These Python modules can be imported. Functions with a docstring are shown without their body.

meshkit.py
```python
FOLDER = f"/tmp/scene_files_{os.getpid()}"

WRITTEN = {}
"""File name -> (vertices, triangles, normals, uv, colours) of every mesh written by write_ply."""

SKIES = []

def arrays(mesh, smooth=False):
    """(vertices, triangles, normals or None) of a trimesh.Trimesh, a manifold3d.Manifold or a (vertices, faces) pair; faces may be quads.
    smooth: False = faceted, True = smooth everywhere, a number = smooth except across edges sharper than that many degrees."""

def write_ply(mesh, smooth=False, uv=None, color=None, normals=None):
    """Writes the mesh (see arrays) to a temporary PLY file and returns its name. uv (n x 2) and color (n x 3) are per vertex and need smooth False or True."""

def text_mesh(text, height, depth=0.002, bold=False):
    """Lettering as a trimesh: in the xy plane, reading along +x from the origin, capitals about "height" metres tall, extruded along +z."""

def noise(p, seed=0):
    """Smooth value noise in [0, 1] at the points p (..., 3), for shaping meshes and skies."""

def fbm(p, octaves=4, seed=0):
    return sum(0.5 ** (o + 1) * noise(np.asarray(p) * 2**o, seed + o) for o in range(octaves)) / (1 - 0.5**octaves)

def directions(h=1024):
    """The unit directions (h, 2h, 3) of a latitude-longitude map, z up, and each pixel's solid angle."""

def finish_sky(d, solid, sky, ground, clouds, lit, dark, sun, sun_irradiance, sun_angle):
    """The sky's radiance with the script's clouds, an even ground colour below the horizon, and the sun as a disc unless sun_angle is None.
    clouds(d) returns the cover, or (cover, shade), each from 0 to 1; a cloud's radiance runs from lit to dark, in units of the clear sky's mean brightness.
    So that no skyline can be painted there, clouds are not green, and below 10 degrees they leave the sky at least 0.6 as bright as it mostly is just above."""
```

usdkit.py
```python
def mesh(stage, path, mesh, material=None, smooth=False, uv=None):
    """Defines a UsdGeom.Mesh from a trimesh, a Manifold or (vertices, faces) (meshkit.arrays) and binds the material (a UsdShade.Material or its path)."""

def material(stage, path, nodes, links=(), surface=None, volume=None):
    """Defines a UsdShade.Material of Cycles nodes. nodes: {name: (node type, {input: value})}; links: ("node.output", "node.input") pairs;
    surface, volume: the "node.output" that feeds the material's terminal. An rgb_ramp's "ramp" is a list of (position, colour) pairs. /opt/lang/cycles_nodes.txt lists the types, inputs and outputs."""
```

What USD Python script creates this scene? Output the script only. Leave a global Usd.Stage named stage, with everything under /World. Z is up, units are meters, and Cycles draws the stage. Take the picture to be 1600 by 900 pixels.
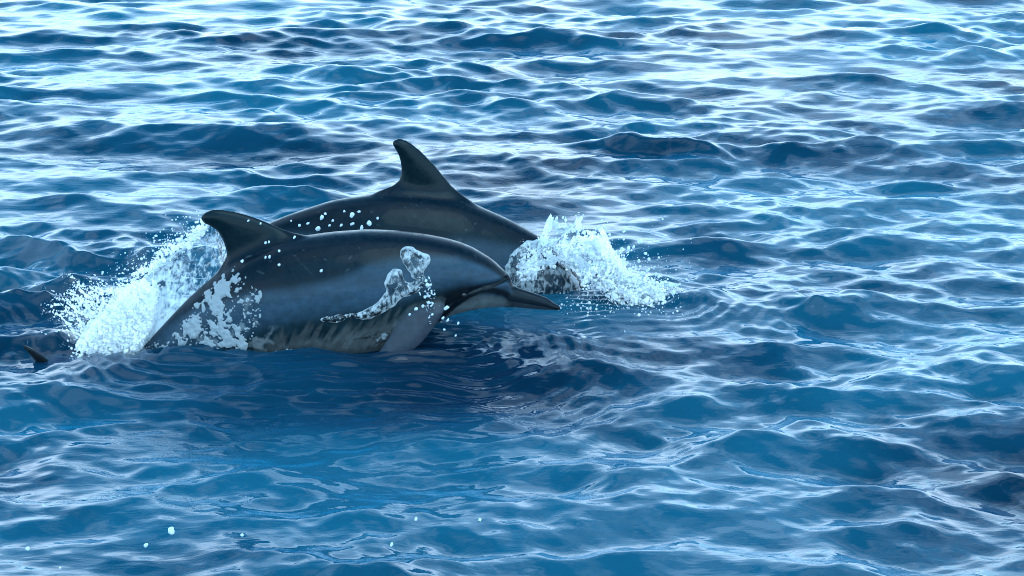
import math
import numpy as np
import trimesh
import usdkit, meshkit
from pxr import Usd, UsdGeom, UsdLux, UsdShade, Gf, Sdf, Vt

# ------------------------------------------------------------------ camera, sky, sun, exposure
stage = Usd.Stage.CreateInMemory()
UsdGeom.SetStageUpAxis(stage, UsdGeom.Tokens.z)
UsdGeom.SetStageMetersPerUnit(stage, 1.0)
UsdGeom.Xform.Define(stage, '/World')
CAM_H, PITCH = 2.5, 16.4                                   # metres above the sea (standing in a small boat), degrees down
cam = UsdGeom.Camera.Define(stage, '/World/camera')
cam.CreateHorizontalApertureAttr(36.0)
cam.CreateVerticalApertureAttr(20.25)
cam.CreateFocalLengthAttr(69.75)
cam.CreateClippingRangeAttr(Gf.Vec2f(0.05, 20000))
cam.AddTranslateOp().Set(Gf.Vec3d(0, 0, CAM_H))
cam.AddRotateXOp().Set(90.0 - PITCH)
cam.CreateExposureAttr(1.12)

SUN_EL, SUN_AZ = math.radians(47), math.radians(165)        # azimuth = atan2(x, y)
sunv = np.array([math.sin(SUN_AZ) * math.cos(SUN_EL), math.cos(SUN_AZ) * math.cos(SUN_EL), math.sin(SUN_EL)])
dome = UsdLux.DomeLight.Define(stage, '/World/sky')
sky_mat = usdkit.material(stage, '/World/Looks/overcast_sky', {
    'tc': ('texture_coordinate', {}),
    'sky': ('sky_texture', {'sky_type': 'single_scattering', 'sun_disc': False, 'sun_elevation': SUN_EL, 'sun_rotation': SUN_AZ,
                            'air_density': 1.0, 'aerosol_density': 0.6}),
    'sep': ('separate_xyz', {}),
    'zc': ('math', {'math_type': 'maximum', 'value2': 0.0}),
    'den': ('math', {'math_type': 'add', 'value2': 0.22}),
    'inv': ('math', {'math_type': 'divide', 'value1': 1.0}),
    'flat': ('vector_math', {'math_type': 'multiply', 'vector2': (1, 1, 0)}),
    'deck': ('vector_math', {'math_type': 'scale'}),
    'n1': ('noise_texture', {'scale': 1.3, 'detail': 6.0, 'roughness': 0.55}),
    'cover': ('rgb_ramp', {'ramp': [(0.46, (0.0,) * 3), (0.58, (.55, .55, .55))]}),
    'low': ('map_range', {'range_type': 'smoothstep', 'from_min': 0.18, 'from_max': 0.62, 'to_min': 1.0, 'to_max': 0.0, 'clamp': True}),
    'rag': ('rgb_ramp', {'ramp': [(.40, (.48,) * 3), (.50, (1, 1, 1))]}),
    'lowr': ('math', {'math_type': 'multiply'}),
    'fac': ('math', {'math_type': 'maximum', 'use_clamp': True}),
    'cloud': ('color', {'value': (10.0, 13.8, 17.6)}),
    'tone': ('mix_color', {'blend_type': 'multiply', 'fac': 1.0, 'b': (.25, 1.45, 1.65)}),
    'mixc': ('mix_color', {}),
    'bg': ('background_shader', {'strength': 0.1}),
}, [('tc.generated', 'sep.vector'), ('sep.z', 'zc.value1'), ('zc.value', 'den.value1'), ('den.value', 'inv.value2'),
    ('tc.generated', 'flat.vector1'), ('flat.vector', 'deck.vector1'), ('inv.value', 'deck.scale'), ('deck.vector', 'n1.vector'),
    ('n1.fac', 'cover.fac'), ('sep.z', 'low.value'), ('cover.color', 'fac.value1'), ('low.result', 'lowr.value1'), ('n1.fac', 'rag.fac'), ('rag.color', 'lowr.value2'), ('lowr.value', 'fac.value2'),
    ('fac.value', 'mixc.fac'), ('sky.color', 'tone.a'), ('tone.result', 'mixc.a'), ('cloud.color', 'mixc.b'), ('mixc.result', 'bg.color')],
    surface='bg.background')
UsdShade.MaterialBindingAPI.Apply(dome.GetPrim()).Bind(sky_mat)
dome.GetPrim().SetCustomDataByKey('kind', 'structure')
sun = UsdLux.DistantLight.Define(stage, '/World/sun')
sun.CreateNormalizeAttr(True) if hasattr(sun, 'CreateNormalizeAttr') else None
sun.CreateIntensityAttr(0.12)
sun.CreateAngleAttr(40.0)
sun.CreateColorAttr(Gf.Vec3f(0.88, 0.96, 1.0))
sun.AddRotateZOp().Set(-math.degrees(SUN_AZ))
sun.AddRotateXOp().Set(math.degrees(SUN_EL) - 90.0)

# ------------------------------------------------------------------ helpers
used = {}
def numbered(path):
    n = used.get(path, 0); used[path] = n + 1
    return path if n == 0 else f'{path}_{n:03d}'
def keys(prim, **kw):
    for k, v in kw.items():
        if v: prim.SetCustomDataByKey(k, v)
def obj(name, mesh, mat, parent=None, smooth=True, color=None, **kw):
    path = numbered(f'{parent.GetPath() if parent else "/World"}/{name}')
    m = usdkit.mesh(stage, path, mesh, mat, smooth=smooth)
    if color is not None:
        UsdGeom.PrimvarsAPI(m).CreatePrimvar('tint', Sdf.ValueTypeNames.Color3fArray, 'vertex').Set(Vt.Vec3fArray.FromNumpy(np.asarray(color, np.float32)))
    keys(m.GetPrim(), **kw)
    return m.GetPrim()
def thing(name, label, category, loc=(0, 0, 0), group=None):
    x = UsdGeom.Xform.Define(stage, numbered('/World/' + name))
    x.AddTranslateOp().Set(Gf.Vec3d(*map(float, loc)))
    keys(x.GetPrim(), label=label, category=category, group=group)
    return x.GetPrim()
def sstep(a, b, x):
    t = np.clip((x - a) / (b - a), 0, 1)
    return t * t * (3 - 2 * t)

# ------------------------------------------------------------------ the sea
rng = np.random.default_rng(11)
def wave_set(lo, hi, n, slope, spread, head):
    """n waves between two wavelengths with an rms slope and a spread of headings (degrees)"""
    lam = np.exp(np.linspace(math.log(lo), math.log(hi), n) + rng.uniform(-.5, .5, n) * math.log(hi / lo) / n)
    th = np.radians(head + spread * rng.normal(0, 1, n))
    k = 2 * np.pi / lam
    amp = slope * math.sqrt(2 / n) * rng.uniform(.6, 1.3, n) / k
    return np.stack([k * np.cos(th), k * np.sin(th), amp, rng.uniform(0, 2 * np.pi, n), lam], 1)
HEAD = -97.0
SWELL = np.vstack([wave_set(2.2, 4.5, 10, .03, 16, HEAD + 12), wave_set(1.1, 2.2, 26, .06, 24, HEAD), wave_set(.6, 1.1, 40, .092, 28, HEAD)])
CHOP = np.vstack([wave_set(.32, .6, 44, .125, 32, HEAD), wave_set(.17, .32, 50, .115, 38, HEAD), wave_set(.09, .17, 50, .08, 46, HEAD), wave_set(.05, .09, 40, .035, 36, HEAD)])

def gerstner(x, y, waves, spacing, gain=1.0, chop=1.0):
    dx, dy, dz = np.zeros_like(x), np.zeros_like(x), np.zeros_like(x)
    for kx, ky, a, ph, lam in waves:
        f = a * sstep(2.2, 4.5, lam / spacing)
        if not np.any(f > 0): continue
        p = (kx * x + ky * y + ph).astype(np.float32)
        c, s = np.cos(p), np.sin(p)
        kk = math.hypot(kx, ky)
        dz += f * gain * c
        dx -= f * gain * chop * s * kx / kk
        dy -= f * gain * chop * s * ky / kk
    return dx, dy, dz

def local_gain(x, y):
    """the sea is calmer along the animals' flanks and rougher in the broken wake behind them"""
    calm = np.exp(-(((x + .55) / 1.1) ** 2 + ((y - 7.55) / .75) ** 2) ** 2)
    return 1 - .22 * calm
def wake_gain(x, y):
    return np.exp(-(((x + 2.25) / .85) ** 2 + ((y - 8.75) / .75) ** 2) ** 2)

# hand-set steep wavelets: x, y of the crest, half length along the crest, half width, height, turn of the crest (degrees)
WAVELETS = [(.68, 11.36, .15, .14, .095, -24), (.95, 11.24, .24, .14, .085, -30), (2.22, 10.46, .2, .10, .05, 4), (3.35, 15.5, .34, .13, .06, -12), (-1.95, 12.9, .30, .15, .06, 3),
            (-1.86, 7.62, .10, .07, .05, -20), (-1.0, 13.0, .25, .14, .06, 0), (.75, 9.15, .16, .08, .03, 10)]
def wavelets(x, y):
    z = np.zeros_like(x)
    for cx, cy, la, wb, h, turn in WAVELETS:
        t = math.radians(turn)
        a, b = (x - cx) * math.cos(t) + (y - cy) * math.sin(t), -(x - cx) * math.sin(t) + (y - cy) * math.cos(t)
        prof = np.where(b < 0, np.exp(-(b / (wb * .45)) ** 2), np.exp(-(b / (wb * 1.4)) ** 2))   # steep towards the boat
        z += h * np.exp(-(a / la) ** 2) * prof
    return z

def ripples(x, y):
    """rings spreading from the animals' sides"""
    z = np.zeros_like(x)
    for x0, x1, yy, lam, amp, reach in ((-1.35, -.2, 7.52, .085, .011, .34), (.05, .65, 8.2, .075, .007, .25), (-.05, .02, 7.6, .06, .0015, .3)):
        d = np.hypot(x - np.clip(x, x0, x1), y - yy)
        near = d < 5 * reach
        w = meshkit.noise(np.stack([x * 3, y * 3, 0 * x], -1), 9)
        z += np.where(near, amp * np.cos(2 * np.pi * (d + .06 * w) / lam) * np.exp(-d / reach) * (.3 + 1.4 * w), 0)
    return z

def water_points(x, y, spacing):
    far = 1 - .6 * sstep(40, 200, np.hypot(x, y))
    wx = x + .10 * (meshkit.noise(np.stack([x * .9, y * .9, 0 * x], -1), 3) - .5)
    wy = y + .10 * (meshkit.noise(np.stack([x * .9, y * .9, 0 * x], -1), 4) - .5)
    g = local_gain(x, y) * far
    ax, ay, az = gerstner(wx, wy, SWELL, spacing, 1.0, .85)
    ax, ay, az = ax * g, ay * g, az * g
    gust = .12 + 1.7 * meshkit.fbm(np.stack([x * .8 + 5, y * .45, 0 * x], -1), 2, 8)
    gust = gust * np.clip(1 + 5 * az, .5, 1.7) + 1.9 * wake_gain(x, y)
    bx, by, bz = gerstner(wx + ax, wy + ay, CHOP, spacing, 1.0, .6)
    bx, by, bz = bx * g * gust, by * g * gust, bz * g * gust
    return np.stack([x + ax + bx, y + ay + by, az + bz + wavelets(x, y) + ripples(x, y)], -1)

def make_sea():
    # one polar sheet round the boat, finest where the water is looked at, out to the horizon
    dep = np.radians(np.linspace(27.5, 7.6, 900))
    r_f = CAM_H / np.tan(dep)
    r = np.concatenate([np.geomspace(.4, r_f[0], 60)[:-1], r_f, np.geomspace(r_f[-1], 6000, 160)[1:]])
    a_f = np.linspace(-18.5, 18.5, 1180)
    a = np.radians(np.concatenate([np.linspace(-180, -18.5, 70)[:-1], a_f, np.linspace(18.5, 180, 70)[1:-1]]))
    R, A = np.meshgrid(r, a, indexing='ij')
    x, y = (R * np.sin(A)), (R * np.cos(A))
    dr = np.gradient(r)[:, None] + 0 * A
    da = (np.gradient(a)[None, :] * R)
    spacing = np.maximum(np.abs(dr), np.abs(da)).astype(np.float32)
    P = water_points(x, y, spacing)
    n, m = R.shape
    i, j = np.meshgrid(np.arange(n - 1), np.arange(m), indexing='ij')
    j2 = (j + 1) % m
    q = np.stack([i * m + j, i * m + j2, (i + 1) * m + j2, (i + 1) * m + j], -1).reshape(-1, 4)
    P = P.reshape(-1, 3)
    hub = len(P)
    P = np.vstack([P, [[0, 0, 0]]])
    f = np.vstack([q[:, [0, 2, 1]], q[:, [0, 3, 2]], np.stack([np.full(m, hub), (np.arange(m) + 1) % m, np.arange(m)], 1)[:, [0, 2, 1]]])
    n0 = np.cross(P[f[:1000, 1]] - P[f[:1000, 0]], P[f[:1000, 2]] - P[f[:1000, 0]])[:, 2].mean()
    return P, (f if n0 > 0 else f[:, ::-1])

M_WATER = usdkit.material(stage, '/World/Looks/sea_water', {
    'geo': ('geometry', {}),
    'map': ('mapping', {'scale': (.6, 1.6, 1.0)}),
    'n1': ('noise_texture', {'scale': 7.0, 'detail': 4.0, 'roughness': .52, 'distortion': .5}),
    'murk_and_shade': ('attribute', {'attribute': 'tint'}),
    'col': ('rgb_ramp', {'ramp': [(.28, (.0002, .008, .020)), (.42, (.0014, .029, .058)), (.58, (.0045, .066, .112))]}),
    'b': ('bump', {'strength': .4, 'distance': .012}),
    'p': ('principled_bsdf', {'roughness': .015, 'ior': 1.333}),
}, [('geo.position', 'map.vector'), ('map.vector', 'n1.vector'), ('n1.fac', 'b.height'), ('b.normal', 'p.normal'),
    ('murk_and_shade.fac', 'col.fac'), ('col.color', 'p.base_color')], surface='p.BSDF')
SEA = make_sea()
murk_and_shade = meshkit.fbm(np.stack([SEA[0][:, 0] * .55, SEA[0][:, 1] * .8, 0 * SEA[0][:, 0] + .37], -1), 3, 851)     # clearer and bubble-clouded water; seed also paints the dolphins' dark reflection into the colour
murk_and_shade = murk_and_shade + .12 * (meshkit.fbm(np.stack([SEA[0][:, 0] * 3, SEA[0][:, 1] * 5, 0 * SEA[0][:, 0]], -1), 3, 5) - .5)
obj('sea', SEA, M_WATER, smooth=True, color=np.repeat(murk_and_shade[:, None], 3, 1), kind='structure', label='choppy blue sea with bright sky reflections')

# ------------------------------------------------------------------ implicit surfaces: meshing a field on a grid
def surface_nets(F, origin, h):
    """closed mesh of F < 0 on a regular grid (vectorised naive surface nets)"""
    F = np.asarray(F, np.float32)
    ins = F < 0
    c = [ins[dx:F.shape[0] - 1 + dx, dy:F.shape[1] - 1 + dy, dz:F.shape[2] - 1 + dz] for dx in (0, 1) for dy in (0, 1) for dz in (0, 1)]
    tot = sum(x.astype(np.int8) for x in c)
    act = (tot > 0) & (tot < 8)
    I = np.argwhere(act)
    idx = np.full(act.shape, -1, np.int64)
    idx[tuple(I.T)] = np.arange(len(I))
    corners = [(dx, dy, dz) for dx in (0, 1) for dy in (0, 1) for dz in (0, 1)]
    val = np.stack([F[I[:, 0] + a, I[:, 1] + b, I[:, 2] + d] for a, b, d in corners], 1)
    acc, cnt = np.zeros((len(I), 3)), np.zeros(len(I))
    for p in range(8):
        for q in range(p + 1, 8):
            if sum(abs(u - v) for u, v in zip(corners[p], corners[q])) != 1: continue
            cross = (val[:, p] < 0) != (val[:, q] < 0)
            t = val[cross, p] / (val[cross, p] - val[cross, q])
            P, Q = np.array(corners[p], float), np.array(corners[q], float)
            acc[cross] += P + t[:, None] * (Q - P)
            cnt[cross] += 1
    V = (I + acc / cnt[:, None]) * np.asarray(h) + np.asarray(origin)
    quads = []
    for ax in range(3):
        o1, o2 = (ax + 1) % 3, (ax + 2) % 3
        a = np.moveaxis(ins, (ax, o1, o2), (0, 1, 2))
        ed = a[:-1, 1:-1, 1:-1] != a[1:, 1:-1, 1:-1]
        E = np.argwhere(ed)
        flip = a[:-1, 1:-1, 1:-1][tuple(E.T)]
        k = np.moveaxis(idx, (ax, o1, o2), (0, 1, 2))
        g = lambda s, t: k[E[:, 0], E[:, 1] + s, E[:, 2] + t]
        q = np.stack([g(0, 0), g(1, 0), g(1, 1), g(0, 1)], 1)
        q[~flip] = q[~flip][:, ::-1]
        quads.append(q)
    q = np.vstack(quads)
    return V, np.vstack([q[:, [0, 1, 2]], q[:, [0, 2, 3]]])

def smin(a, b, k):
    h = np.clip(.5 + .5 * (b - a) / k, 0, 1)
    return b * (1 - h) + a * h - k * h * (1 - h)

def poly_sdf(px, py, poly):
    """signed distance to a 2-D polygon, negative inside"""
    poly = np.asarray(poly, float)
    shape = np.broadcast(px, py).shape
    d, s = np.full(shape, 1e9), np.zeros(shape, bool)
    for (x0, y0), (x1, y1) in zip(poly, np.roll(poly, -1, 0)):
        ex, ey = x1 - x0, y1 - y0
        t = np.clip(((px - x0) * ex + (py - y0) * ey) / max(ex * ex + ey * ey, 1e-12), 0, 1)
        d = np.minimum(d, (px - x0 - t * ex) ** 2 + (py - y0 - t * ey) ** 2)
        if y0 != y1:
            s ^= ((y0 > py) != (y1 > py)) & (px < ex * (py - y0) / ey + x0)
    return np.where(s, -1, 1) * np.sqrt(d)

def rounded(poly, n=240):
    """a closed smooth curve through the polygon's corners"""
    from scipy.interpolate import PchipInterpolator, CubicSpline
    p = np.vstack([poly, poly[:1]])
    t = np.r_[0, np.cumsum(np.sqrt(np.linalg.norm(np.diff(p, axis=0), axis=1)))]
    return CubicSpline(t, p, bc_type='periodic')(np.linspace(0, t[-1], n, endpoint=False))

class Dolphin:
    """A leaping dolphin: outlines in its plane of symmetry (metres, x forward, z up from the waterline) give a spine and, along it, the body's depth; the body, back fin,
    flippers and tail flukes are one field in the straightened animal, meshed once and bent along the spine."""
    def __init__(s, top, bottom, spine, dorsal, flipper, half_width, voxel, crease=None, roll=0.0, twist=0.0):
        from scipy.interpolate import CubicSpline, PchipInterpolator
        sp = np.array(spine)
        t = np.r_[0, np.cumsum(np.linalg.norm(np.diff(sp, axis=0), axis=1))]
        cs = CubicSpline(t, sp)
        fine = cs(np.linspace(0, t[-1], 2000))
        arc = np.r_[0, np.cumsum(np.linalg.norm(np.diff(fine, axis=0), axis=1))]
        s.L = arc[-1]
        s.P = CubicSpline(arc[::10], fine[::10])
        s.h = voxel
        s.dense = np.linspace(0, s.L, 3000)
        s.dp = s.P(s.dense); tg = s.P(s.dense, 1); tg /= np.linalg.norm(tg, axis=1, keepdims=True)
        s.dn = np.stack([tg[:, 1], -tg[:, 0]], 1)                       # up, as the spine runs from beak to tail
        def prof(line):
            q = s.to_straight(np.array(line))
            q = q[np.argsort(q[:, 0])]
            keep = np.r_[True, np.diff(q[:, 0]) > 1e-4]
            q = q[keep]
            return PchipInterpolator(np.r_[-.3, q[:, 0], s.L + .5], np.r_[q[0, 1], q[:, 1], q[-1, 1]])
        s.top, s.bot = prof(top), prof(bottom)
        hw = np.array(half_width)
        s.wid = PchipInterpolator(hw[:, 0] * s.L, hw[:, 1])
        s.dorsal = s.to_straight(rounded(np.array(dorsal)))
        s.flipper = s.to_straight(rounded(np.array(flipper)))
        s.crease = None if crease is None else s.to_straight(np.array(crease))
        s.roll, s.twist = roll, twist
        s.grid()
    def to_straight(s, pts):
        pts = np.atleast_2d(pts)
        d = ((pts[:, None] - s.dp[None]) ** 2).sum(-1)
        k = d.argmin(1)
        return np.stack([s.dense[k], ((pts - s.dp[k]) * s.dn[k]).sum(1)], 1)
    def bend(s, V):
        c = np.clip(V[:, 0], 0, s.L)
        p, tg = s.P(c), s.P(c, 1)
        tg /= np.linalg.norm(tg, axis=1, keepdims=True)
        n = np.stack([tg[:, 1], -tg[:, 0]], 1)
        if s.twist:                                                     # the tail rolls over as it strokes
            fi = s.twist * sstep(.74, .97, V[:, 0] / s.L)
            m = (s.top(V[:, 0]) + s.bot(V[:, 0])) / 2
            y, z = V[:, 1], V[:, 2] - m
            V = np.stack([V[:, 0], y * np.cos(fi) + z * np.sin(fi), m + z * np.cos(fi) - y * np.sin(fi)], 1)
        q = p + tg * (V[:, 0] - c)[:, None] + n * V[:, 2:3]
        return np.stack([q[:, 0], V[:, 1], q[:, 1]], 1)
    def place(s, V):
        out = s.bend(V)
        if s.roll:
            cr, sr, z0 = math.cos(s.roll), math.sin(s.roll), .2
            y, z = out[:, 1], out[:, 2] - z0
            out = np.stack([out[:, 0], y * cr - z * sr, y * sr + z * cr + z0], 1)
        return out
    def section(s, S, Y, N):
        top, bot, w = s.top(S), s.bot(S), s.wid(np.clip(S, 0, s.L))
        cap = np.sqrt(np.clip(1 - (1 - np.clip(S / .018, 0, 1)) ** 2, 1e-4, 1))
        c, hh = (top + bot) / 2, np.maximum((top - bot) / 2, .004) * cap
        w = w * cap
        return c, hh, w
    def body_field(s, S, Y, N):
        c, hh, w = s.section(S, Y, N)
        v = (N - c) / hh
        p = 2.15
        rho = (np.abs(Y / w) ** p + np.abs(v) ** p + 1e-9) ** (1 / p)
        f = (rho - 1) * np.minimum(w, hh)
        return np.maximum(f, np.maximum(-S, S - s.L - .02))
    def grid(s):
        h = s.h
        s.ax = [np.arange(-.03, s.L + .25, h), np.arange(-.31, .31, h), np.arange(-.36, .64, h)]
        S, Y, N = (s.ax[0][:, None, None], s.ax[1][None, :, None], s.ax[2][None, None, :])
        s.body = s.body_field(S, Y, N).astype(np.float32)
        F = s.body
        if s.crease is not None:                                        # the fold between forehead and beak, running back to the eye
            c = s.crease
            d = np.full(np.broadcast(S, N).shape, 1e9)
            for k, (a, b) in enumerate(zip(c[:-1], c[1:])):
                e = b - a
                tt = np.clip(((S - a[0]) * e[0] + (N - a[1]) * e[1]) / (e @ e), 0, 1)
                d = np.minimum(d, np.hypot(S - a[0] - tt * e[0], N - a[1] - tt * e[1]) + .012 * max(0, (k + tt.mean() - 3) / 3) )
            s.crease_d = (d, c)
            F = F + .010 * np.exp(-(d / .009) ** 2) * (np.abs(Y) > .008)
        # back fin
        d2 = poly_sdf(S[:, :, :], N[:, :, :], s.dorsal)
        t = .019 * np.sqrt(np.clip(1 - (1 - np.clip(-d2 / .07, 0, 1)) ** 2, 0, 1))
        fin = np.where(d2 < 0, np.abs(Y) - t, np.hypot(d2, Y)) - .0035
        F = smin(F, fin, .035)
        # flippers, blades that lean out and down from the chest
        fl = s.flipper
        d2 = poly_sdf(S, N, fl)
        nroot = fl[:, 1].max()
        yb = .085 + .75 * np.clip(nroot - N, 0, .08) + .22 * np.clip(nroot - N - .08, 0, .4)
        t = .014 * np.sqrt(np.clip(1 - (1 - np.clip(-d2 / .05, 0, 1)) ** 2, 0, 1))
        for side in (-1, 1):
            off = np.abs(Y - side * yb)
            F = smin(F, np.where(d2 < 0, off - t, np.hypot(d2, off)) - .004, .012)
        # tail flukes
        L = s.L
        fk = np.array([(L - .23, .0), (L - .18, .045), (L - .09, .13), (L + .04, .205), (L + .12, .258), (L + .155, .268), (L + .13, .235), (L + .075, .16), (L + .04, .09), (L + .03, .03), (L - .0, .0)])
        fk = np.vstack([fk, fk[1:-1][::-1] * [1, -1]])
        d2 = poly_sdf(S, Y, fk)
        cN = ((s.top(L) + s.bot(L)) / 2)
        t = .013 * np.sqrt(np.clip(1 - (1 - np.clip(-d2 / .05, 0, 1)) ** 2, 0, 1))
        off = np.abs(N - cN)
        F = smin(F, np.where(d2 < 0, off - t, np.hypot(d2, off)) - .004, .02)
        s.field = F.astype(np.float32)
    def mesh(s, F=None):
        V, f = surface_nets(s.field if F is None else F, [a[0] for a in s.ax], s.h)
        W = s.place(V)
        return V, W, f

def signed_volume(v, f):
    return np.einsum('ij,ij->', v[f[:, 0]], np.cross(v[f[:, 1]], v[f[:, 2]])) / 6
def outward(v, f):
    return (v, f) if signed_volume(v, f) > 0 else (v, f[:, ::-1])
def relax(v, f, n=2):
    """a little smoothing that keeps the volume (shrink, then grow)"""
    from scipy.sparse import coo_matrix
    e = np.unique(np.sort(np.vstack([f[:, [0, 1]], f[:, [1, 2]], f[:, [2, 0]]]), 1), axis=0)
    i, j = np.r_[e[:, 0], e[:, 1]], np.r_[e[:, 1], e[:, 0]]
    A = coo_matrix((np.ones(len(i)), (i, j)), shape=(len(v), len(v))).tocsr()
    deg = np.maximum(np.asarray(A.sum(1)), 1)
    for _ in range(n):
        v = v + .5 * (A @ v / deg - v)
        v = v - .52 * (A @ v / deg - v)
    return v

NEAR_LOC, FAR_LOC = (-0.6, 7.66, 0.0), (-0.25, 8.45, 0.0)
NEAR = Dolphin(
    top=[(0.791,0.173), (0.737,0.205), (0.690,0.224), (0.644,0.240), (0.605,0.256), (0.597,0.280), (0.582,0.304), (0.561,0.326), (0.523,0.361), (0.485,0.387), (0.434,0.416), (0.370,0.440), (0.293,0.459), (0.191,0.475), (0.089,0.483), (-0.013,0.483), (-0.115,0.475), (-0.218,0.461), (-0.321,0.443), (-0.424,0.406), (-0.516,0.358), (-0.569,0.315), (-0.662,0.240), (-0.792,0.111), (-0.922,-0.034), (-1.019,-0.165), (-1.099,-0.215), (-1.20,-0.235)],
    bottom=[(0.786,0.151), (0.724,0.155), (0.652,0.162), (0.574,0.167), (0.497,0.165), (0.432,0.154), (0.367,0.138), (0.315,0.111), (0.237,0.043), (0.132,-0.020), (0.001,-0.058), (-0.182,-0.086), (-0.339,-0.108), (-0.444,-0.130), (-0.550,-0.169), (-0.657,-0.224), (-0.764,-0.274), (-0.871,-0.307), (-0.976,-0.316), (-1.080,-0.296), (-1.2,-0.275)],
    spine=[(0.796,0.161), (0.677,0.194), (0.566,0.229), (0.446,0.256), (0.317,0.267), (0.162,0.256), (-0.019,0.224), (-0.200,0.203), (-0.356,0.170), (-0.513,0.105), (-0.673,-0.004), (-0.823,-0.135), (-0.958,-0.224), (-1.060,-0.240), (-1.150,-0.178), (-1.235,-0.112)],
    dorsal=[(-0.245,0.419), (-0.249,0.451), (-0.294,0.475), (-0.370,0.512), (-0.458,0.546), (-0.559,0.567), (-0.610,0.561), (-0.634,0.538), (-0.624,0.519), (-0.585,0.496), (-0.556,0.456), (-0.542,0.411), (-0.539,0.369), (-0.556,0.313), (-0.482,0.246), (-0.352,0.272)],
    flipper=[(0.323,0.264), (0.332,0.222), (0.322,0.185), (0.276,0.119), (0.219,0.055), (0.142,0.012), (0.091,-0.004), (0.068,0.009), (0.102,0.068), (0.139,0.134), (0.175,0.190), (0.209,0.243)],
    half_width=[(0, .013), (.05, .021), (.10, .032), (.125, .062), (.17, .098), (.25, .135), (.36, .168), (.48, .172), (.60, .140), (.70, .098), (.80, .06), (.90, .032), (1, .02)],
    crease=[(0.631,0.296), (0.600,0.293), (0.549,0.285), (0.490,0.277), (0.434,0.258), (0.383,0.224), (0.344,0.184), (0.308,0.144)],
    twist=math.radians(52), voxel=.0046)
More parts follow.
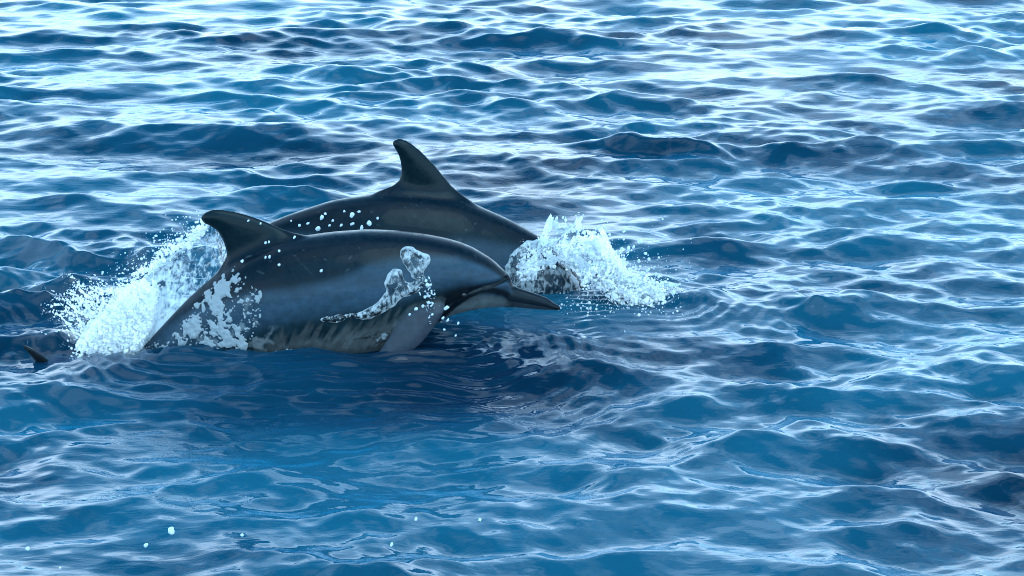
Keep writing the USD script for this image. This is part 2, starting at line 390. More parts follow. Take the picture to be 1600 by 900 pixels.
FAR = Dolphin(
    top=[(0.778,-0.112), (0.706,-0.061), (0.634,-0.023), (0.577,0.007), (0.557,0.043), (0.528,0.090), (0.488,0.155), (0.448,0.199), (0.408,0.228), (0.363,0.254), (0.250,0.318), (0.138,0.370), (0.040,0.414), (-0.058,0.434), (-0.170,0.445), (-0.277,0.448), (-0.338,0.442), (-0.451,0.425), (-0.535,0.411), (-0.620,0.385), (-0.705,0.356), (-0.819,0.309), (-0.921,0.237), (-1.024,0.125), (-1.129,-0.002), (-1.235,-0.136), (-1.324,-0.211), (-1.410,-0.211)],
    bottom=[(0.770,-0.136), (0.678,-0.112), (0.592,-0.106), (0.507,-0.112), (0.393,-0.151), (0.279,-0.196), (0.135,-0.220), (-0.036,-0.226), (-0.265,-0.211), (-0.437,-0.196), (-0.608,-0.175), (-0.750,-0.166), (-0.894,-0.181), (-1.010,-0.226), (-1.127,-0.280), (-1.243,-0.316), (-1.328,-0.292), (-1.412,-0.256)],
    spine=[(0.781,-0.124), (0.649,-0.070), (0.549,-0.031), (0.420,0.028), (0.250,0.072), (0.080,0.102), (-0.090,0.119), (-0.316,0.131), (-0.486,0.128), (-0.656,0.108), (-0.800,0.060), (-0.931,-0.023), (-1.049,-0.136), (-1.167,-0.217), (-1.268,-0.244), (-1.368,-0.235), (-1.425,-0.229)],
    dorsal=[(0.067,0.364), (0.040,0.414), (-0.016,0.477), (-0.085,0.563), (-0.168,0.648), (-0.209,0.677), (-0.242,0.685), (-0.265,0.674), (-0.259,0.651), (-0.240,0.614), (-0.230,0.560), (-0.239,0.509), (-0.265,0.477), (-0.305,0.454), (-0.339,0.416), (-0.256,0.321), (-0.088,0.321)],
    flipper=[(0.35,0.02), (0.33,-0.03), (0.27,-0.10), (0.20,-0.16), (0.12,-0.20), (0.07,-0.20), (0.10,-0.13), (0.15,-0.06), (0.20,0.0)],
    half_width=[(0, .013), (.05, .021), (.10, .032), (.125, .062), (.17, .098), (.25, .135), (.36, .168), (.48, .172), (.60, .140), (.70, .098), (.80, .06), (.90, .032), (1, .02)],
    voxel=.006)

def skin_colours(D, V):
    """the animal's own pattern: dark cape over the back, grey flank, pale belly, dark eye stripe and beak, dark fins, and painted shade in the beak fold"""
    S, Y, N = V.T
    c, hh, w = D.section(S, Y, N)
    L = D.L
    wob = .10 * (meshkit.fbm(np.stack([S * 7, Y * 7, N * 7], -1), 3, 21) - .5)
    v = np.clip((N - c) / hh, -1.1, 1.6) + wob
    cape, flank, low, belly = np.array([.0006, .0040, .0080]), np.array([.019, .043, .068]), np.array([.0035, .0125, .0180]), np.array([.058, .070, .076])
    u = S / L
    cape_edge = .72 - .34 * np.exp(-((u - .47) / .13) ** 2) + .25 * sstep(.55, .75, u)
    col = np.tile(flank, (len(V), 1))
    def over(col, c_, m): return col * (1 - m[:, None]) + np.asarray(c_) * m[:, None]
    col = over(col, low, sstep(.10, -.18, v) * sstep(.12, .2, u) * sstep(.72, .6, u))
    run = meshkit.fbm(np.stack([(S * .8 + N * .6) * 62, Y * 12, (N * .8 - S * .6) * 9], -1), 3, 33)     # pale belly, streaked along the body
    col = over(col, belly * (.55 + 1.1 * run ** 2)[:, None], sstep(-.16, -.46, v + .65 * (run - .5)) * sstep(.22, .28, u) * sstep(.66, .55, u))
    col = over(col, cape, sstep(cape_edge - .10, cape_edge + .10, v))
    if D.crease is not None:                                            # thin foam drying on the tail stock
        m = meshkit.fbm(np.stack([S * 34, Y * 34, N * 24], -1), 4, 81)
        reg = sstep(.50, .56, u) * sstep(.80, .70, u) * sstep(.75, .2, v)
        col = over(col, np.array([.34, .39, .42]), sstep(.47, .66, m + .12 * (reg - 1) - .07 * sstep(-.4, .5, v)) * reg * .3)
    # head: pale chin, dark lip and stripe from the beak's root over the eye to the flipper, dark beak
    head = sstep(.235, .19, u)
    stripe_n = c + hh * (.02 - .45 * sstep(.125, .24, u))
    stripe = np.exp(-((N - stripe_n) / (.018 + .028 * sstep(.12, .22, u))) ** 2) * sstep(.06, .10, u) * sstep(.30, .24, u)
    col = over(col, np.array([.060, .076, .086]), head * sstep(-.1, -.35, v) * sstep(.055, .10, u) * (1.0 if D.crease is not None else .12))
    col = over(col, np.array([.0015, .003, .005]), np.clip(stripe * 1.25, 0, 1))
    if D.crease is not None:  # eye stripe plus the shade under the forehead, both painted near-black along the fold
        from scipy.interpolate import interp1d
        cz = D.crease[np.argsort(D.crease[:, 0])]
        nn = np.interp(S, cz[:, 0], cz[:, 1])
        below = np.clip((nn - N), -1, 1)
        wdt = .010 + .030 * sstep(cz[0, 0], cz[0, 0] + .22, S)
        col = over(col, np.array([.0012, .003, .005]), sstep(-.012, .0, below) * sstep(wdt, wdt * .6, below) * sstep(cz[0, 0] - .01, cz[0, 0] + .01, S) * sstep(cz[-1, 0] + .04, cz[-1, 0] - .02, S))
    beak = sstep(.105, .085, u)
    col = over(col, np.array([.0025, .006, .010]), beak * sstep(-.5, -.15, v))
    col = over(col, np.array([.016, .022, .028]), beak * sstep(-.2, -.5, v))
    lip = np.exp(-((N - (c - .22 * hh)) / .0035) ** 2) * beak
    col = over(col, np.array([.002, .003, .006]), lip)
    grime = meshkit.fbm(np.stack([S * 9, Y * 30, N * 30], -1), 4, 55)
    col = col * (.62 + .76 * grime)[:, None]
    rake = meshkit.noise(np.stack([S * 5, Y * 90, N * 90 + 14 * np.sin(S * 9)], -1), 57)     # old tooth rakes and scratches
    col = over(col, np.array([.045, .062, .075]), sstep(.86, .95, rake) * sstep(.45, .6, meshkit.noise(np.stack([S * 6, Y * 6, N * 6], -1), 58)) * .6)
    fin = (D.body_field(S, Y, N) > .012)
    finm = np.where(fin & (N > c), 1.0, 0.0) * sstep(.012, .03, D.body_field(S, Y, N))
    col = over(col, np.array([.0012, .007, .0105]), finm)
    flip = sstep(.006, .02, D.body_field(S, Y, N)) * (N < c) * (u < .45) * (u > .2)
    col = over(col, np.array([.027, .036, .050]), flip)
    col = over(col, np.array([.006, .009, .012]), sstep(.9, .97, u))
    return np.clip(col, 0, 1)

M_SKIN = usdkit.material(stage, '/World/Looks/wet_dolphin_skin', {
    'tint': ('attribute', {'attribute': 'tint'}),
    'tc': ('texture_coordinate', {}),
    'n': ('noise_texture', {'scale': 34.0, 'detail': 4.0, 'roughness': .6}),
    'r': ('map_range', {'from_min': .3, 'from_max': .7, 'to_min': .22, 'to_max': .42}),
    'm': ('map_range', {'from_min': .3, 'from_max': .7, 'to_min': .82, 'to_max': 1.2}),
    'mul': ('vector_math', {'math_type': 'scale'}),
    'b': ('bump', {'strength': .5, 'distance': .003}),
    'p': ('principled_bsdf', {'ior': 1.33, 'specular_ior_level': .25, 'specular_tint': (.7, .9, 1.0), 'coat_weight': .15, 'coat_roughness': .045, 'coat_ior': 1.33}),
}, [('tc.object', 'n.vector'), ('n.fac', 'r.value'), ('n.fac', 'm.value'), ('tint.color', 'mul.vector1'), ('m.result', 'mul.scale'), ('mul.vector', 'p.base_color'),
    ('r.result', 'p.roughness'), ('n.fac', 'b.height'), ('b.normal', 'p.normal')], surface='p.BSDF')
M_EYE = usdkit.material(stage, '/World/Looks/dark_eye', {'p': ('principled_bsdf', {'base_color': (.006, .006, .008), 'roughness': .08})}, surface='p.BSDF')

def build_dolphin(D, loc, label, eye_s, eye_n):
    t = thing('dolphin', label, 'dolphin', loc)
    V, W, f = D.mesh()
    W, f = outward(W, f)
    W = relax(W, f, 3)
    D.pts = W
    obj('body', (W, f), M_SKIN, t, color=skin_colours(D, V))
    for side in (-1, 1):
        e = trimesh.creation.icosphere(2, .0105)
        yy = side * (D.wid(eye_s) * .93)
        at = D.place(np.array([[eye_s, yy, eye_n]]))[0]
        e.apply_translation(at)
        obj('eye', e, M_EYE, t)
    return t
build_dolphin(NEAR, NEAR_LOC, 'nearer dolphin with its long dark beak held out and a flipper hanging down', .40, -.015)
build_dolphin(FAR, FAR_LOC, 'farther dolphin with tall upright back fin and its head hidden in white spray', .40, -.015)

# ------------------------------------------------------------------ spray, sheets of water and foam
M_FOAM = usdkit.material(stage, '/World/Looks/white_foam', {
    'tc': ('texture_coordinate', {}),
    'p': ('principled_bsdf', {'base_color': (.84, .85, .87), 'roughness': .4, 'ior': 1.33}),
    't': ('translucent_bsdf', {'color': (.88, .92, .95)}),
    'mx': ('mix_closure', {'fac': .42}),
    'tr': ('transparent_bsdf', {}),
    'm2': ('mix_closure', {'fac': .40}),
}, [('p.BSDF', 'mx.closure1'), ('t.BSDF', 'mx.closure2'), ('mx.closure', 'm2.closure1'), ('tr.BSDF', 'm2.closure2')], surface='m2.closure')
def film_material(path, froth_lo, froth_hi, scale, stretch=(1, 1, 1), clear=(.97, .985, .99), white=(.62, .70, .76), gloss=(.04, 1.36), bump=.3):
    """clear running water with froth in it: a see-through film with mirror reflections, whitened where bubbles are mixed in"""
    return usdkit.material(stage, path, {
        'tc': ('texture_coordinate', {}),
        'at': ('attribute', {'attribute': 'tint'}),
        'ad': ('math', {'math_type': 'add'}),
        'map': ('mapping', {'scale': stretch}),
        'n': ('noise_texture', {'scale': scale, 'detail': 5.0, 'roughness': .62, 'distortion': .6}),
        'f': ('map_range', {'range_type': 'smoothstep', 'from_min': froth_lo, 'from_max': froth_hi, 'to_min': .0, 'to_max': .9, 'clamp': True}),
        'b': ('bump', {'strength': bump, 'distance': .004}),
        'tr': ('transparent_bsdf', {'color': clear}),
        'gl': ('glossy_bsdf', {'roughness': gloss[0]}),
        'fr': ('fresnel', {'IOR': gloss[1]}),
        'w': ('mix_closure', {}),
        'df': ('principled_bsdf', {'base_color': white, 'roughness': .3}),
        'mx': ('mix_closure', {}),
    }, [('tc.object', 'map.vector'), ('map.vector', 'n.vector'), ('n.fac', 'ad.value1'), ('at.fac', 'ad.value2'), ('ad.value', 'f.value'), ('n.fac', 'b.height'), ('b.normal', 'gl.normal'), ('b.normal', 'df.normal'),
        ('fr.fac', 'w.fac'), ('tr.BSDF', 'w.closure1'), ('gl.BSDF', 'w.closure2'), ('f.result', 'mx.fac'), ('w.closure', 'mx.closure1'), ('df.BSDF', 'mx.closure2')], surface='mx.closure')
M_SHEET = film_material('/World/Looks/thrown_water_sheet', .46, .74, 46.0, (1, 1, .6))
M_FILM = film_material('/World/Looks/running_water_film', .47, .78, 60.0, (1, 1, .7), white=(.40, .46, .50))
M_FROTH = film_material('/World/Looks/thin_froth', .40, .80, 70.0, (1, 1, .8), white=(.27, .33, .37), gloss=(.2, 1.2), bump=.4)
M_WET_FROTH = usdkit.material(stage, '/World/Looks/wet_froth', {
    'p': ('principled_bsdf', {'base_color': (.34, .40, .44), 'roughness': .2, 'ior': 1.33, 'coat_weight': .3}),
    'tr': ('transparent_bsdf', {}),
    'mx': ('mix_closure', {'fac': .48}),
}, [('p.BSDF', 'mx.closure1'), ('tr.BSDF', 'mx.closure2')], surface='mx.closure')
M_DROP = usdkit.material(stage, '/World/Looks/water_drop', {
    'p': ('principled_bsdf', {'base_color': (.55, .65, .73), 'roughness': .06, 'ior': 1.33, 'coat_weight': .5}),
    't': ('translucent_bsdf', {'color': (.85, .92, .96)}),
    'mx': ('mix_closure', {'fac': .35}),
}, [('p.BSDF', 'mx.closure1'), ('t.BSDF', 'mx.closure2')], surface='mx.closure')

def metaballs(pts, rad, h=.005, iso=.52, soft=1):
    """one closed surface round a cloud of beads: close beads run together into threads and lumps, lone ones stay drops"""
    pts, rad = np.asarray(pts, float), np.asarray(rad, float)
    lo = pts.min(0) - .05
    n = np.ceil((pts.max(0) + .05 - lo) / h).astype(int) + 1
    A = np.zeros(n, np.float32)
    for p, r in zip(pts, rad):
        R = 1.9 * r
        a = np.maximum(np.floor((p - R - lo) / h).astype(int), 0)
        b = np.minimum(np.ceil((p + R - lo) / h).astype(int) + 1, n)
        g = [lo[k] + np.arange(a[k], b[k]) * h - p[k] for k in range(3)]
        q = (g[0] ** 2)[:, None, None] + (g[1] ** 2)[None, :, None] + (g[2] ** 2)[None, None, :]
        A[a[0]:b[0], a[1]:b[1], a[2]:b[2]] += np.clip(1 - q / R ** 2, 0, None) ** 2
    A[[0, -1]] = 0; A[:, [0, -1]] = 0; A[:, :, [0, -1]] = 0
    v, f = outward(*surface_nets(iso - A, lo, h))
    return relax(v, f, soft), f

def jets(g, starts, vels, beads=(5, 12), r0=(.006, .011), T=1.0):
    """threads of beads along short ballistic paths, thinning and breaking up towards their ends"""
    P, R = [], []
    for p, v in zip(starts, vels):
        m = g.integers(*beads)
        tt = np.sort(g.uniform(0, 1, m)) ** .9 * T
        q = p + v * tt[:, None] + np.array([0, 0, -4.9]) * tt[:, None] ** 2
        q += g.normal(0, .006, q.shape) * (tt[:, None] / T)
        r = g.uniform(*r0) * (1 - .55 * tt / T) * g.uniform(.7, 1.25, m)
        P.append(q); R.append(r)
    return np.vstack(P), np.concatenate(R)

def in_poly(g, poly, n):
    poly = np.array(poly)
    out = np.zeros((0, 2))
    while len(out) < n:
        q = g.uniform(poly.min(0), poly.max(0), (4 * n, 2))
        out = np.vstack([out, q[poly_sdf(q[:, 0], q[:, 1], poly) < 0]])
    return out[:n]

def drops_mesh(g, P, R):
    base = trimesh.creation.icosphere(1)
    V, F = [], []
    for k, (p, r) in enumerate(zip(P, R)):
        sc = r * g.uniform(.8, 1.25, 3)
        V.append(base.vertices * sc + p); F.append(base.faces + 42 * k)
    return np.vstack(V), np.vstack(F)

def sheet_mesh(P, T, mask):
    """two-sided sheet of water on a grid of points P with thickness T, kept where mask (per cell) is true"""
    du, dv = np.gradient(P, axis=0), np.gradient(P, axis=1)
    N = np.cross(du, dv); N /= np.linalg.norm(N, axis=-1, keepdims=True) + 1e-12
    n, m = T.shape
    V = np.concatenate([(P + N * T[..., None] / 2).reshape(-1, 3), (P - N * T[..., None] / 2).reshape(-1, 3)])
    I = np.arange(n * m).reshape(n, m)
    q = np.stack([I[:-1, :-1], I[1:, :-1], I[1:, 1:], I[:-1, 1:]], -1)[mask]
    e = np.concatenate([q[:, [0, 1]], q[:, [1, 2]], q[:, [2, 3]], q[:, [3, 0]]])
    s = {(a, b) for a, b in e}
    rim = np.array([(a, b) for a, b in e if (b, a) not in s])
    o = n * m
    quads = np.vstack([q, q[:, ::-1] + o, np.stack([rim[:, 1], rim[:, 0], rim[:, 0] + o, rim[:, 1] + o], 1)])
    f = np.vstack([quads[:, [0, 1, 2]], quads[:, [0, 2, 3]]])
    used_v, inv = np.unique(f, return_inverse=True)
    return V[used_v], inv.reshape(-1, 3), used_v % o

def shell(D, thick, poly, att, margin=.03):
    """a layer of water on the near side of an animal: thick(S, N, Y) metres deep inside an outline given in the animal's own frame"""
    ax = D.ax
    pl = D.to_straight(rounded(np.array(poly), 90))
    a0, a1 = np.searchsorted(ax[0], [pl[:, 0].min() - .06, pl[:, 0].max() + .06])
    c0, c1 = np.searchsorted(ax[2], [pl[:, 1].min() - .06, pl[:, 1].max() + .06])
    b1 = np.searchsorted(ax[1], 0.0)
    S, Y, N = ax[0][a0:a1, None, None], ax[1][None, :b1, None], ax[2][None, None, c0:c1]
    F = D.field[a0:a1, :b1, c0:c1]
    ragged = lambda S, N: .022 * (meshkit.fbm(np.stack([S * 30, N * 30, 0 * S], -1), 3, 66) - .5)
    d = poly_sdf(S, N, pl) + ragged(*np.broadcast_arrays(S, N))
    q = np.stack(np.broadcast_arrays(S, Y, N), -1)
    G = np.maximum(F - thick(d, q), d - margin)
    G = np.maximum(G, -(F + .016))
    G[[0, -1]] = .02; G[:, [0, -1]] = .02; G[:, :, [0, -1]] = .02
    v, f = surface_nets(G, [ax[0][a0], ax[1][0], ax[2][c0]], D.h)
    froth = att(poly_sdf(v[:, 0], v[:, 2], pl) + ragged(v[:, 0], v[:, 2]), v)
    v, f = outward(D.place(v), f)
    return (relax(v, f, 5), f), np.repeat(froth[:, None], 3, 1)

# --- the trailing splash behind the nearer dolphin
g = np.random.default_rng(5)
A = np.array([(-1.136, .374), (-1.169, .315), (-1.263, .235), (-1.393, .103), (-1.495, -.012), (-1.549, -.058)])
B = np.array([(-1.229, .496), (-1.289, .427), (-1.395, .357), (-1.503, .277), (-1.618, .174), (-1.751, .037)])
splash = thing('water_splash', 'white trailing splash and sheet of water behind the nearer dolphin', 'splash', (-1.45, 7.68, 0))
off = np.array([-1.45, 7.68, 0])
u, v = np.meshgrid(np.linspace(0, 1, 200), np.linspace(0, 1, 110), indexing='ij')
def along(C, t): return np.stack([np.interp(t, np.linspace(0, 1, len(C)), C[:, k]) for k in range(2)], -1)
xz = along(A, u) * (1 - v[..., None]) + along(B, u) * v[..., None]
xz += (np.array([-.012, .02]) * np.sin(np.pi * v)[..., None])
rough = meshkit.fbm(np.stack([u * 9, v * 4, 0 * u], -1), 4, 31) - .5
P = np.stack([xz[..., 0], 7.67 + .09 * v + .05 * np.sin(np.pi * v) + .022 * rough * (0.3 + v), xz[..., 1]], -1)
edge = .96 - .16 * meshkit.fbm(np.stack([u * 22, 0 * u, 0 * u], -1), 3, 7) + .06 * np.sin(u * 60) * meshkit.noise(np.stack([u * 8, 0 * u, 0 * u], -1), 2)
hole = meshkit.fbm(np.stack([u * 26, v * 12, 0 * u + 3], -1), 3, 17)
keep = (v < edge) & ~((hole > .70) & (v > .35))
T = .004 + .010 * np.clip(rough + .3, 0, 1) + .008 * sstep(.14, .0, edge - v)
sv, sf, si = sheet_mesh(P - off, T, keep[:-1, :-1])
froth_uv = (-.05 + .34 * sstep(.25, .85, u) + .16 * sstep(.16, .0, edge - v) + .10 * (meshkit.fbm(np.stack([u * 40, v * 6, 0 * u + 9], -1), 3, 12) - .5)).ravel()[si]
obj('water_sheet', (sv, sf), M_SHEET, splash, color=np.repeat(froth_uv[:, None], 3, 1))
foam_poly = [(-1.790, -.05), (-1.735, .055), (-1.655, .14), (-1.56, .235), (-1.47, .29), (-1.43, .22), (-1.45, .10), (-1.50, .0), (-1.535, -.05)]
q = in_poly(g, foam_poly, 60000)
yy = 7.66 + g.normal(0, .05, len(q)) * (1.2 - q[:, 1] * 2)
pp = np.stack([q[:, 0], yy, q[:, 1]], 1)
al, ac = pp[:, 0] * .62 - pp[:, 2] * .78, pp[:, 0] * .78 + pp[:, 2] * .62          # along the throw, and across it
pn = np.stack([al * .45, pp[:, 1], ac], 1)
den = .6 * meshkit.fbm(pn * 19, 3, 40) + .4 * meshkit.fbm(pn * 60, 2, 41)
pp = pp[den > .46 + .55 * (pp[:, 2] - .08) + .5 * np.clip(poly_sdf(pp[:, 0], pp[:, 2], foam_poly) + .05, 0, 1)]
rr = g.lognormal(math.log(.0031), .38, len(pp))
n = 170
st = np.stack([g.uniform(-1.77, -1.5, n), 7.66 + g.normal(0, .06, n), g.uniform(.0, .22, n)], 1)
ve = np.stack([g.normal(-.6, .35, n), g.normal(0, .3, n), g.uniform(.3, 1.5, n)], 1)
jp, jr = jets(g, st, ve, beads=(14, 34), r0=(.0022, .0048), T=.13)
te = g.uniform(0, 1, 1100)
eb = along(B, te)
cl = meshkit.noise(np.stack([te * 30, 0 * te, 0 * te], -1), 6)
ep = np.stack([eb[:, 0] + g.normal(0, .012, 1100) - .02 * cl, 7.76 + g.normal(0, .02, 1100), eb[:, 1] + g.normal(-.012, .014, 1100) + .02 * cl], 1)
er = g.lognormal(math.log(.0029), .4, 1100)
obj('foam', tuple(x - off if k == 0 else x for k, x in enumerate(metaballs(np.vstack([pp, jp, ep]), np.concatenate([rr, jr, er]), .0029, .42, 1))), M_FOAM, splash)
nd = 800
td = g.uniform(0.1, 1, nd)
bd = along(B, td)
dp = np.stack([bd[:, 0] - np.abs(g.normal(0, .05, nd)), 7.72 + g.normal(0, .07, nd), bd[:, 1] + g.normal(.01, .04, nd)], 1)
dp = dp[dp[:, 2] > .02]
obj('spray_drops', drops_mesh(g, dp - off, g.lognormal(math.log(.0016), .5, len(dp))), M_DROP, splash, kind='stuff', label='fine flying drops')

# --- the bow splash at the farther dolphin's head
g = np.random.default_rng(8)
splash2 = thing('water_splash', 'white bow splash bursting round the farther dolphin\'s head', 'splash', (.35, 8.25, 0))
off = np.array([.35, 8.25, 0])
poly = [(.02, .17), (.07, .24), (.17, .31), (.30, .315), (.40, .30), (.45, .20), (.53, .12), (.66, .05), (.66, .0), (.45, .03), (.33, .12), (.22, .20), (.10, .16), (.03, .12)]
q = in_poly(g, poly, 64000)
pp = np.stack([q[:, 0], 8.26 + g.normal(0, .06, len(q)), q[:, 1]], 1)
den = .75 * meshkit.fbm(pp * 14, 3, 44) + .25 * meshkit.fbm(pp * 60, 2, 45)
pp = pp[np.abs(den - .5) < .010 + .024 * sstep(.2, .45, pp[:, 0]) - .012 * sstep(.16, .28, pp[:, 2])]
rr = g.lognormal(math.log(.0031), .38, len(pp))
n = 300
grp = g.integers(0, 34, n)                                                  # fingers of the crown: several threads share a start and a heading
s0 = np.stack([g.uniform(.08, .52, 34), 8.26 + g.normal(0, .07, 34), np.zeros(34)], 1)
s0[:, 2] = np.interp(s0[:, 0], [.05, .2, .35, .52], [.16, .22, .17, .05]) * g.uniform(.6, 1.05, 34)
v0 = np.stack([(s0[:, 0] - .24) * 4.5 + g.normal(0, .3, 34), g.normal(0, .4, 34), g.uniform(.5, 1.75, 34)], 1)
st = s0[grp] + g.normal(0, .012, (n, 3))
ve = v0[grp] * g.uniform(.6, 1.1, (n, 1)) + g.normal(0, .09, (n, 3))
jp, jr = jets(g, st, ve, beads=(18, 40), r0=(.0022, .0048), T=.15)
q = in_poly(g, [(.18, .03), (.30, -.02), (.50, -.01), (.78, -.01), (.72, .03), (.5, .05)], 1300)
lp = np.stack([q[:, 0], 8.22 + g.normal(0, .12, 1300), np.abs(g.normal(0.015, .015, 1300))], 1)
lr = g.lognormal(math.log(.0023), .4, 1300)
obj('foam', tuple(x - off if k == 0 else x for k, x in enumerate(metaballs(np.vstack([pp, jp, lp]), np.concatenate([rr, jr, lr]), .0029, .42, 1))), M_FOAM, splash2)
nd = 700
ang, sp = g.uniform(-.05, 1.9, nd), np.abs(g.normal(.18, .12, nd))
dp = np.stack([.36 + np.cos(ang) * sp, 8.24 + g.normal(0, .08, nd), .06 + np.sin(ang) * sp * .72], 1)
obj('spray_drops', drops_mesh(g, dp - off, g.lognormal(math.log(.0017), .55, nd)), M_DROP, splash2, kind='stuff', label='fine flying drops')
def torn_sheet(g, root, lean, length, seed, thick=.005):
    """a torn crown sheet: rises from a root line along lean, curls and breaks into holes and fingers at its free edge"""
    root, lean = np.array(root, float), np.array(lean, float)
    uu, vv = np.meshgrid(np.linspace(0, 1, 130), np.linspace(0, 1, 70), indexing='ij')
    base = np.stack([np.interp(uu, np.linspace(0, 1, len(root)), root[:, k]) for k in range(3)], -1)
    n1 = meshkit.fbm(np.stack([uu * 5, vv * 2.5, 0 * uu + seed], -1), 3, seed) - .5
    n2 = meshkit.fbm(np.stack([uu * 5, vv * 2.5, 0 * uu + seed + 40], -1), 3, seed) - .5
    ln = length * (.55 + .9 * meshkit.noise(np.stack([uu * 6, 0 * uu, 0 * uu + seed], -1), seed))
    Q = base + (vv * ln)[..., None] * lean + np.stack([.06 * n1 * vv, .09 * n2 * (vv + .2), -.35 * (vv * ln) ** 2 / .2 * .5 + .05 * n1 * vv], -1)
    hol = meshkit.fbm(np.stack([uu * 17, vv * 6, 0 * uu + seed], -1), 3, seed + 3)
    ed = .55 + .55 * meshkit.fbm(np.stack([uu * 26, 0 * uu, 0 * uu + seed], -1), 3, seed + 5)
    kp = (vv < ed) & (hol < .66 - .22 * vv)
    th = thick * (.6 + 1.4 * np.clip(n1 + .5, 0, 1))
    v_, f_, i_ = sheet_mesh(Q, th, kp[:-1, :-1])
    fr = (-.08 + .30 * vv + .5 * n2).ravel()[i_]
    return (relax(v_, f_, 2), f_), np.repeat(fr[:, None], 3, 1)
for root, lean, ln, sd in (([(.06, 8.2, .16), (.2, 8.18, .22), (.36, 8.17, .13), (.5, 8.2, .03)], (.45, -.15, .9), .17, 3),
                           ([(.25, 8.24, .2), (.4, 8.2, .1), (.58, 8.22, .0)], (.75, .0, .65), .16, 9),
                           ([(.10, 8.34, .2), (.3, 8.36, .22), (.48, 8.33, .06)], (.3, .25, .95), .19, 14)):
    tm, tc_ = torn_sheet(g, np.array(root) - off, lean, ln, sd)
    obj('torn_sheet', tm, M_SHEET, splash2, color=tc_)
hf, hc = shell(FAR, lambda d, q: np.where(d < 0, .004 + .016 * meshkit.fbm(q * 18, 3, 61) * sstep(0, -.03, d), -.02), [(.50, .13), (.47, .20), (.36, .25), (.26, .22), (.22, .13), (.24, .02), (.40, -.02), (.56, .0)],
               lambda d, q: .02 + .22 * sstep(-.03, .0, d) + .5 * (meshkit.fbm(q * 22, 3, 62) - .5))
obj('water_sheet', (hf[0] + np.array(FAR_LOC) - off, hf[1]), M_FILM, splash2, color=hc)

# --- water peeling off the nearer dolphin's flank
film = thing('water_film', 'glassy film of water peeling off the nearer dolphin\'s flank above its flipper', 'water film', NEAR_LOC)
fA = [(.153, .429), (.186, .447), (.236, .431), (.278, .403), (.268, .358), (.235, .319), (.197, .345), (.158, .392)]
fB = [(.112, .345), (.135, .371), (.167, .350), (.197, .319), (.248, .340), (.267, .306), (.221, .261), (.145, .227), (.094, .187), (.017, .161), (-.046, .166), (-.110, .147), (-.160, .166), (-.058, .192), (.031, .214), (.082, .261)]
rim = lambda d, q: .04 + .34 * sstep(-.013, .004, d) + .45 * (meshkit.fbm(q * 20, 2, 64) - .5)
fl_, fc_ = shell(NEAR, lambda d, q: -.008 + .026 * sstep(.008, -.022, d) + .020 * (meshkit.fbm(q * 15, 2, 71) - .5), fA, rim)
obj('upper_lobe', fl_, M_FILM, film, color=fc_)
fl_, fc_ = shell(NEAR, lambda d, q: -.008 + .021 * sstep(.008, -.022, d) + .022 * (meshkit.fbm(q * 15, 2, 72) - .5), fB, rim)
obj('lower_lobe', fl_, M_FILM, film, color=fc_)
g = np.random.default_rng(14)
n = 26
st = np.stack([-.6 + g.uniform(.235, .285, n), 7.66 - .19 - g.uniform(0, .02, n), g.uniform(.27, .36, n)], 1)
ve = np.stack([g.uniform(.05, .6, n), g.normal(-.2, .1, n), g.uniform(-.9, .1, n)], 1)
jp, jr = jets(g, st, ve, beads=(4, 9), r0=(.003, .0055), T=.12)
v_, f_ = metaballs(jp, jr, .004)
obj('drip_threads', (v_ - np.array(NEAR_LOC), f_), M_DROP, film, kind='stuff')

# --- froth on the tail stock
froth = thing('foam_patch', 'mottled white froth running down the nearer dolphin\'s tail stock', 'foam', NEAR_LOC)
ft = [(-.673, .198), (-.606, .265), (-.501, .357), (-.464, .331), (-.386, .265), (-.388, .185), (-.422, .091), (-.477, .005), (-.683, -.022), (-.901, -.022), (-.880, .038), (-.777, .043)]
g = np.random.default_rng(77)
NEAR_PTS = NEAR.pts
pl = NEAR.to_straight(np.array(ft))
q = in_poly(g, pl, 16000)
m = .62 * meshkit.fbm(np.stack([q[:, 0] * 15, q[:, 1] * 11, 0 * q[:, 0]], -1), 3, 81) + .38 * meshkit.fbm(np.stack([q[:, 0] * 55, q[:, 1] * 40, 0 * q[:, 0]], -1), 2, 84)
q = q[m + g.normal(0, .03, len(q)) > .60 + 1.2 * np.clip(poly_sdf(q[:, 0], q[:, 1], pl) + .05, 0, .08)]
q = np.vstack([q, in_poly(g, pl, 900)])
c_, h_, w_ = NEAR.section(q[:, 0], 0 * q[:, 0], q[:, 1])
yy = -w_ * np.clip(1 - np.abs((q[:, 1] - c_) / h_) ** 2.15, .01, 1) ** (1 / 2.15)
bp = NEAR.place(np.stack([q[:, 0], yy - .001, q[:, 1]], 1))
wl = NEAR_PTS[(np.abs(NEAR_PTS[:, 2] - .008) < .018) & (NEAR_PTS[:, 1] < -.02) & (NEAR_PTS[:, 0] < .0) & (NEAR_PTS[:, 0] > -.98)]           # bubbles where the flank meets the sea
wl = wl[meshkit.noise(np.stack([wl[:, 0] * 16, 0 * wl[:, 0], 0 * wl[:, 0]], -1), 4) > .42]
wl = wl[g.permutation(len(wl))[:700]]
bp = np.vstack([bp, wl + np.stack([g.normal(0, .004, len(wl)), -np.abs(g.normal(0, .018, len(wl))), g.normal(0, .006, len(wl))], 1)])
obj('froth', metaballs(bp, g.lognormal(math.log(.0024), .45, len(bp)), .0029, .60, 1), M_WET_FROTH, froth, kind='stuff')
soft = lambda d, q: -.30 + .42 * sstep(.0, -.035, d) + .30 * (meshkit.fbm(q * 40, 3, 86) - .5)
lf = [(-.057, .057), (.032, .110), (.096, .123), (.125, .097), (.082, .049), (-.007, .028)]
fl_, fc_ = shell(NEAR, lambda d, q: np.where(d < 0, .05 * (meshkit.fbm(q * 24, 4, 83) - .47), -.02), lf, soft)
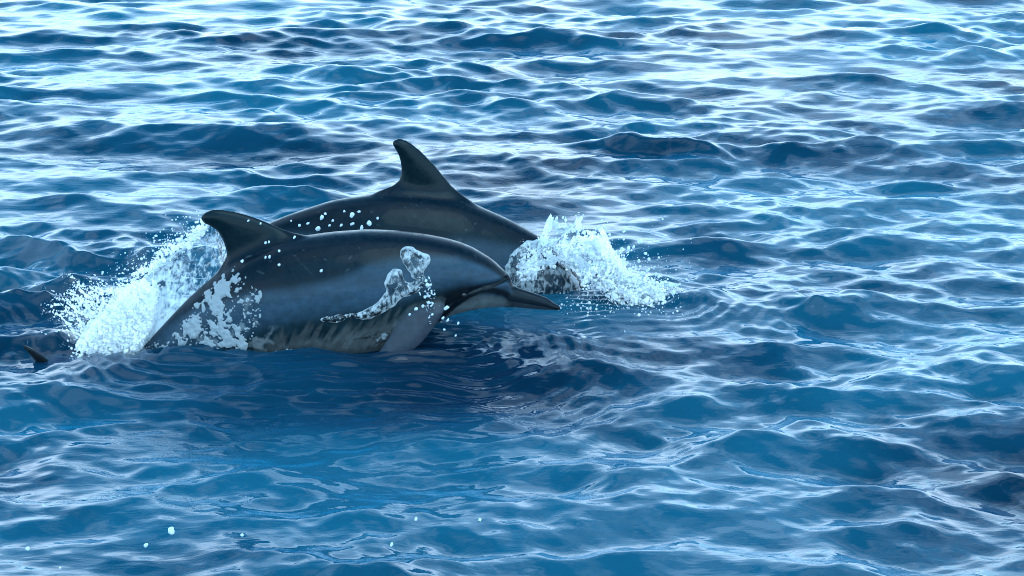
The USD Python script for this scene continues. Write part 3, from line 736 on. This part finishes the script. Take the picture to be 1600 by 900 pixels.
obj('belly_froth', fl_, M_FROTH, froth, color=fc_)

# --- single drops in the air
def drop_mesh(g, r):
    m = trimesh.creation.icosphere(2)
    d = m.vertices
    w = 1 + .7 * (meshkit.noise(d * 1.1 + g.uniform(0, 50, 3), 5) - .5)
    t = g.uniform(0, 1.2)
    v = d * w[:, None] * r * .72 * np.array([1, 1, g.uniform(.9, 1.7)])
    return np.stack([v[:, 0] * math.cos(t) + v[:, 2] * math.sin(t), v[:, 1], v[:, 2] * math.cos(t) - v[:, 0] * math.sin(t)], 1), m.faces
g = np.random.default_rng(3)
def drops(spots, label, group):
    """spots: x, y, z and radius in metres; the largest of a group is told apart in its label"""
    most = max(r for *_, r in spots)
    for x, y, z, r in spots:
        v, f = drop_mesh(g, r)
        obj('water_drop', (v + np.array([x, y, z]), f), M_DROP, None, label=('largest ' + label.replace('small ', '') if r == most and group else label),
            category='water drop', group=None if r == most else group)
drops([(-0.94, 5.064, 0.312, 0.0145)],
      'big round white drop flying above the dark water at the lower left', None)
drops([(-1.373, 5.184, 0.205, 0.0083), (-1.068, 5.343, 0.145, 0.0074), (-0.779, 5.29, 0.2, 0.0059), (-0.338, 5.148, 0.233, 0.0059), (-0.275, 5.262, 0.262, 0.0059), (-0.092, 5.274, 0.255, 0.0059), (-1.275, 5.147, 0.162, 0.004), (-1.363, 5.357, 0.264, 0.004)],
      'small white drop flying above the dark foreground water', 'small drops over the foreground water')
drops([(-0.805, 7.969, 0.412, 0.0135), (-0.797, 8.063, 0.437, 0.0097), (-0.787, 8.103, 0.441, 0.0081), (-0.672, 8.077, 0.442, 0.0108), (-0.646, 8.126, 0.444, 0.007), (-0.606, 8.156, 0.386, 0.0148), (-0.643, 8.214, 0.351, 0.0097), (-0.668, 8.024, 0.417, 0.0081), (-0.758, 8.133, 0.403, 0.0081), (-0.724, 8.142, 0.381, 0.007), (-0.888, 8.025, 0.411, 0.0075), (-0.913, 7.945, 0.451, 0.0059), (-0.718, 8.239, 0.418, 0.0059), (-0.762, 8.026, 0.411, 0.007), (-0.562, 8.039, 0.438, 0.0059), (-0.871, 8.201, 0.374, 0.0065)],
      "white drop in the air before the farther dolphin's back", "drops before the farther dolphin's back")
drops([(-0.954, 7.518, 0.476, 0.0055), (-0.913, 7.503, 0.443, 0.006), (-0.968, 7.524, 0.471, 0.0065), (-0.949, 7.48, 0.426, 0.006), (-0.914, 7.497, 0.388, 0.007), (-1.058, 7.488, 0.406, 0.008), (-0.746, 7.467, 0.373, 0.0065), (-1.035, 7.544, 0.555, 0.0045), (-0.988, 7.552, 0.542, 0.0045), (-0.965, 7.486, 0.422, 0.0055), (-0.854, 7.524, 0.492, 0.006)],
      "white drop beside the nearer dolphin's back fin", "drops beside the nearer dolphin's back fin")
drops([(-0.37, 7.314, 0.263, 0.0074), (-0.253, 7.341, 0.26, 0.0094), (-0.309, 7.332, 0.236, 0.0064), (-0.266, 7.299, 0.231, 0.0064), (-0.248, 7.332, 0.213, 0.0064), (-0.208, 7.319, 0.204, 0.0059), (-0.262, 7.313, 0.18, 0.0059), (-0.344, 7.347, 0.265, 0.0074), (-0.217, 7.293, 0.163, 0.0049), (-0.396, 7.335, 0.235, 0.0054)],
      "small drop falling past the nearer dolphin's flipper", 'drops falling past the flipper')
drops([(0.559, 8.365, 0.248, 0.0139), (0.694, 8.184, 0.071, 0.0111), (0.592, 8.326, 0.131, 0.0094), (0.637, 8.248, 0.124, 0.0083), (0.549, 8.28, 0.185, 0.0083), (0.386, 8.278, 0.365, 0.0067), (0.234, 8.364, 0.346, 0.0083), (0.254, 8.295, 0.341, 0.0083), (0.223, 8.394, 0.35, 0.0067), (0.483, 8.284, 0.315, 0.0067), (0.68, 8.258, 0.064, 0.0078), (0.526, 8.285, 0.246, 0.0083), (0.506, 8.316, 0.232, 0.01)],
      "white drop thrown out from the farther dolphin's bow splash", 'drops thrown from the bow splash')
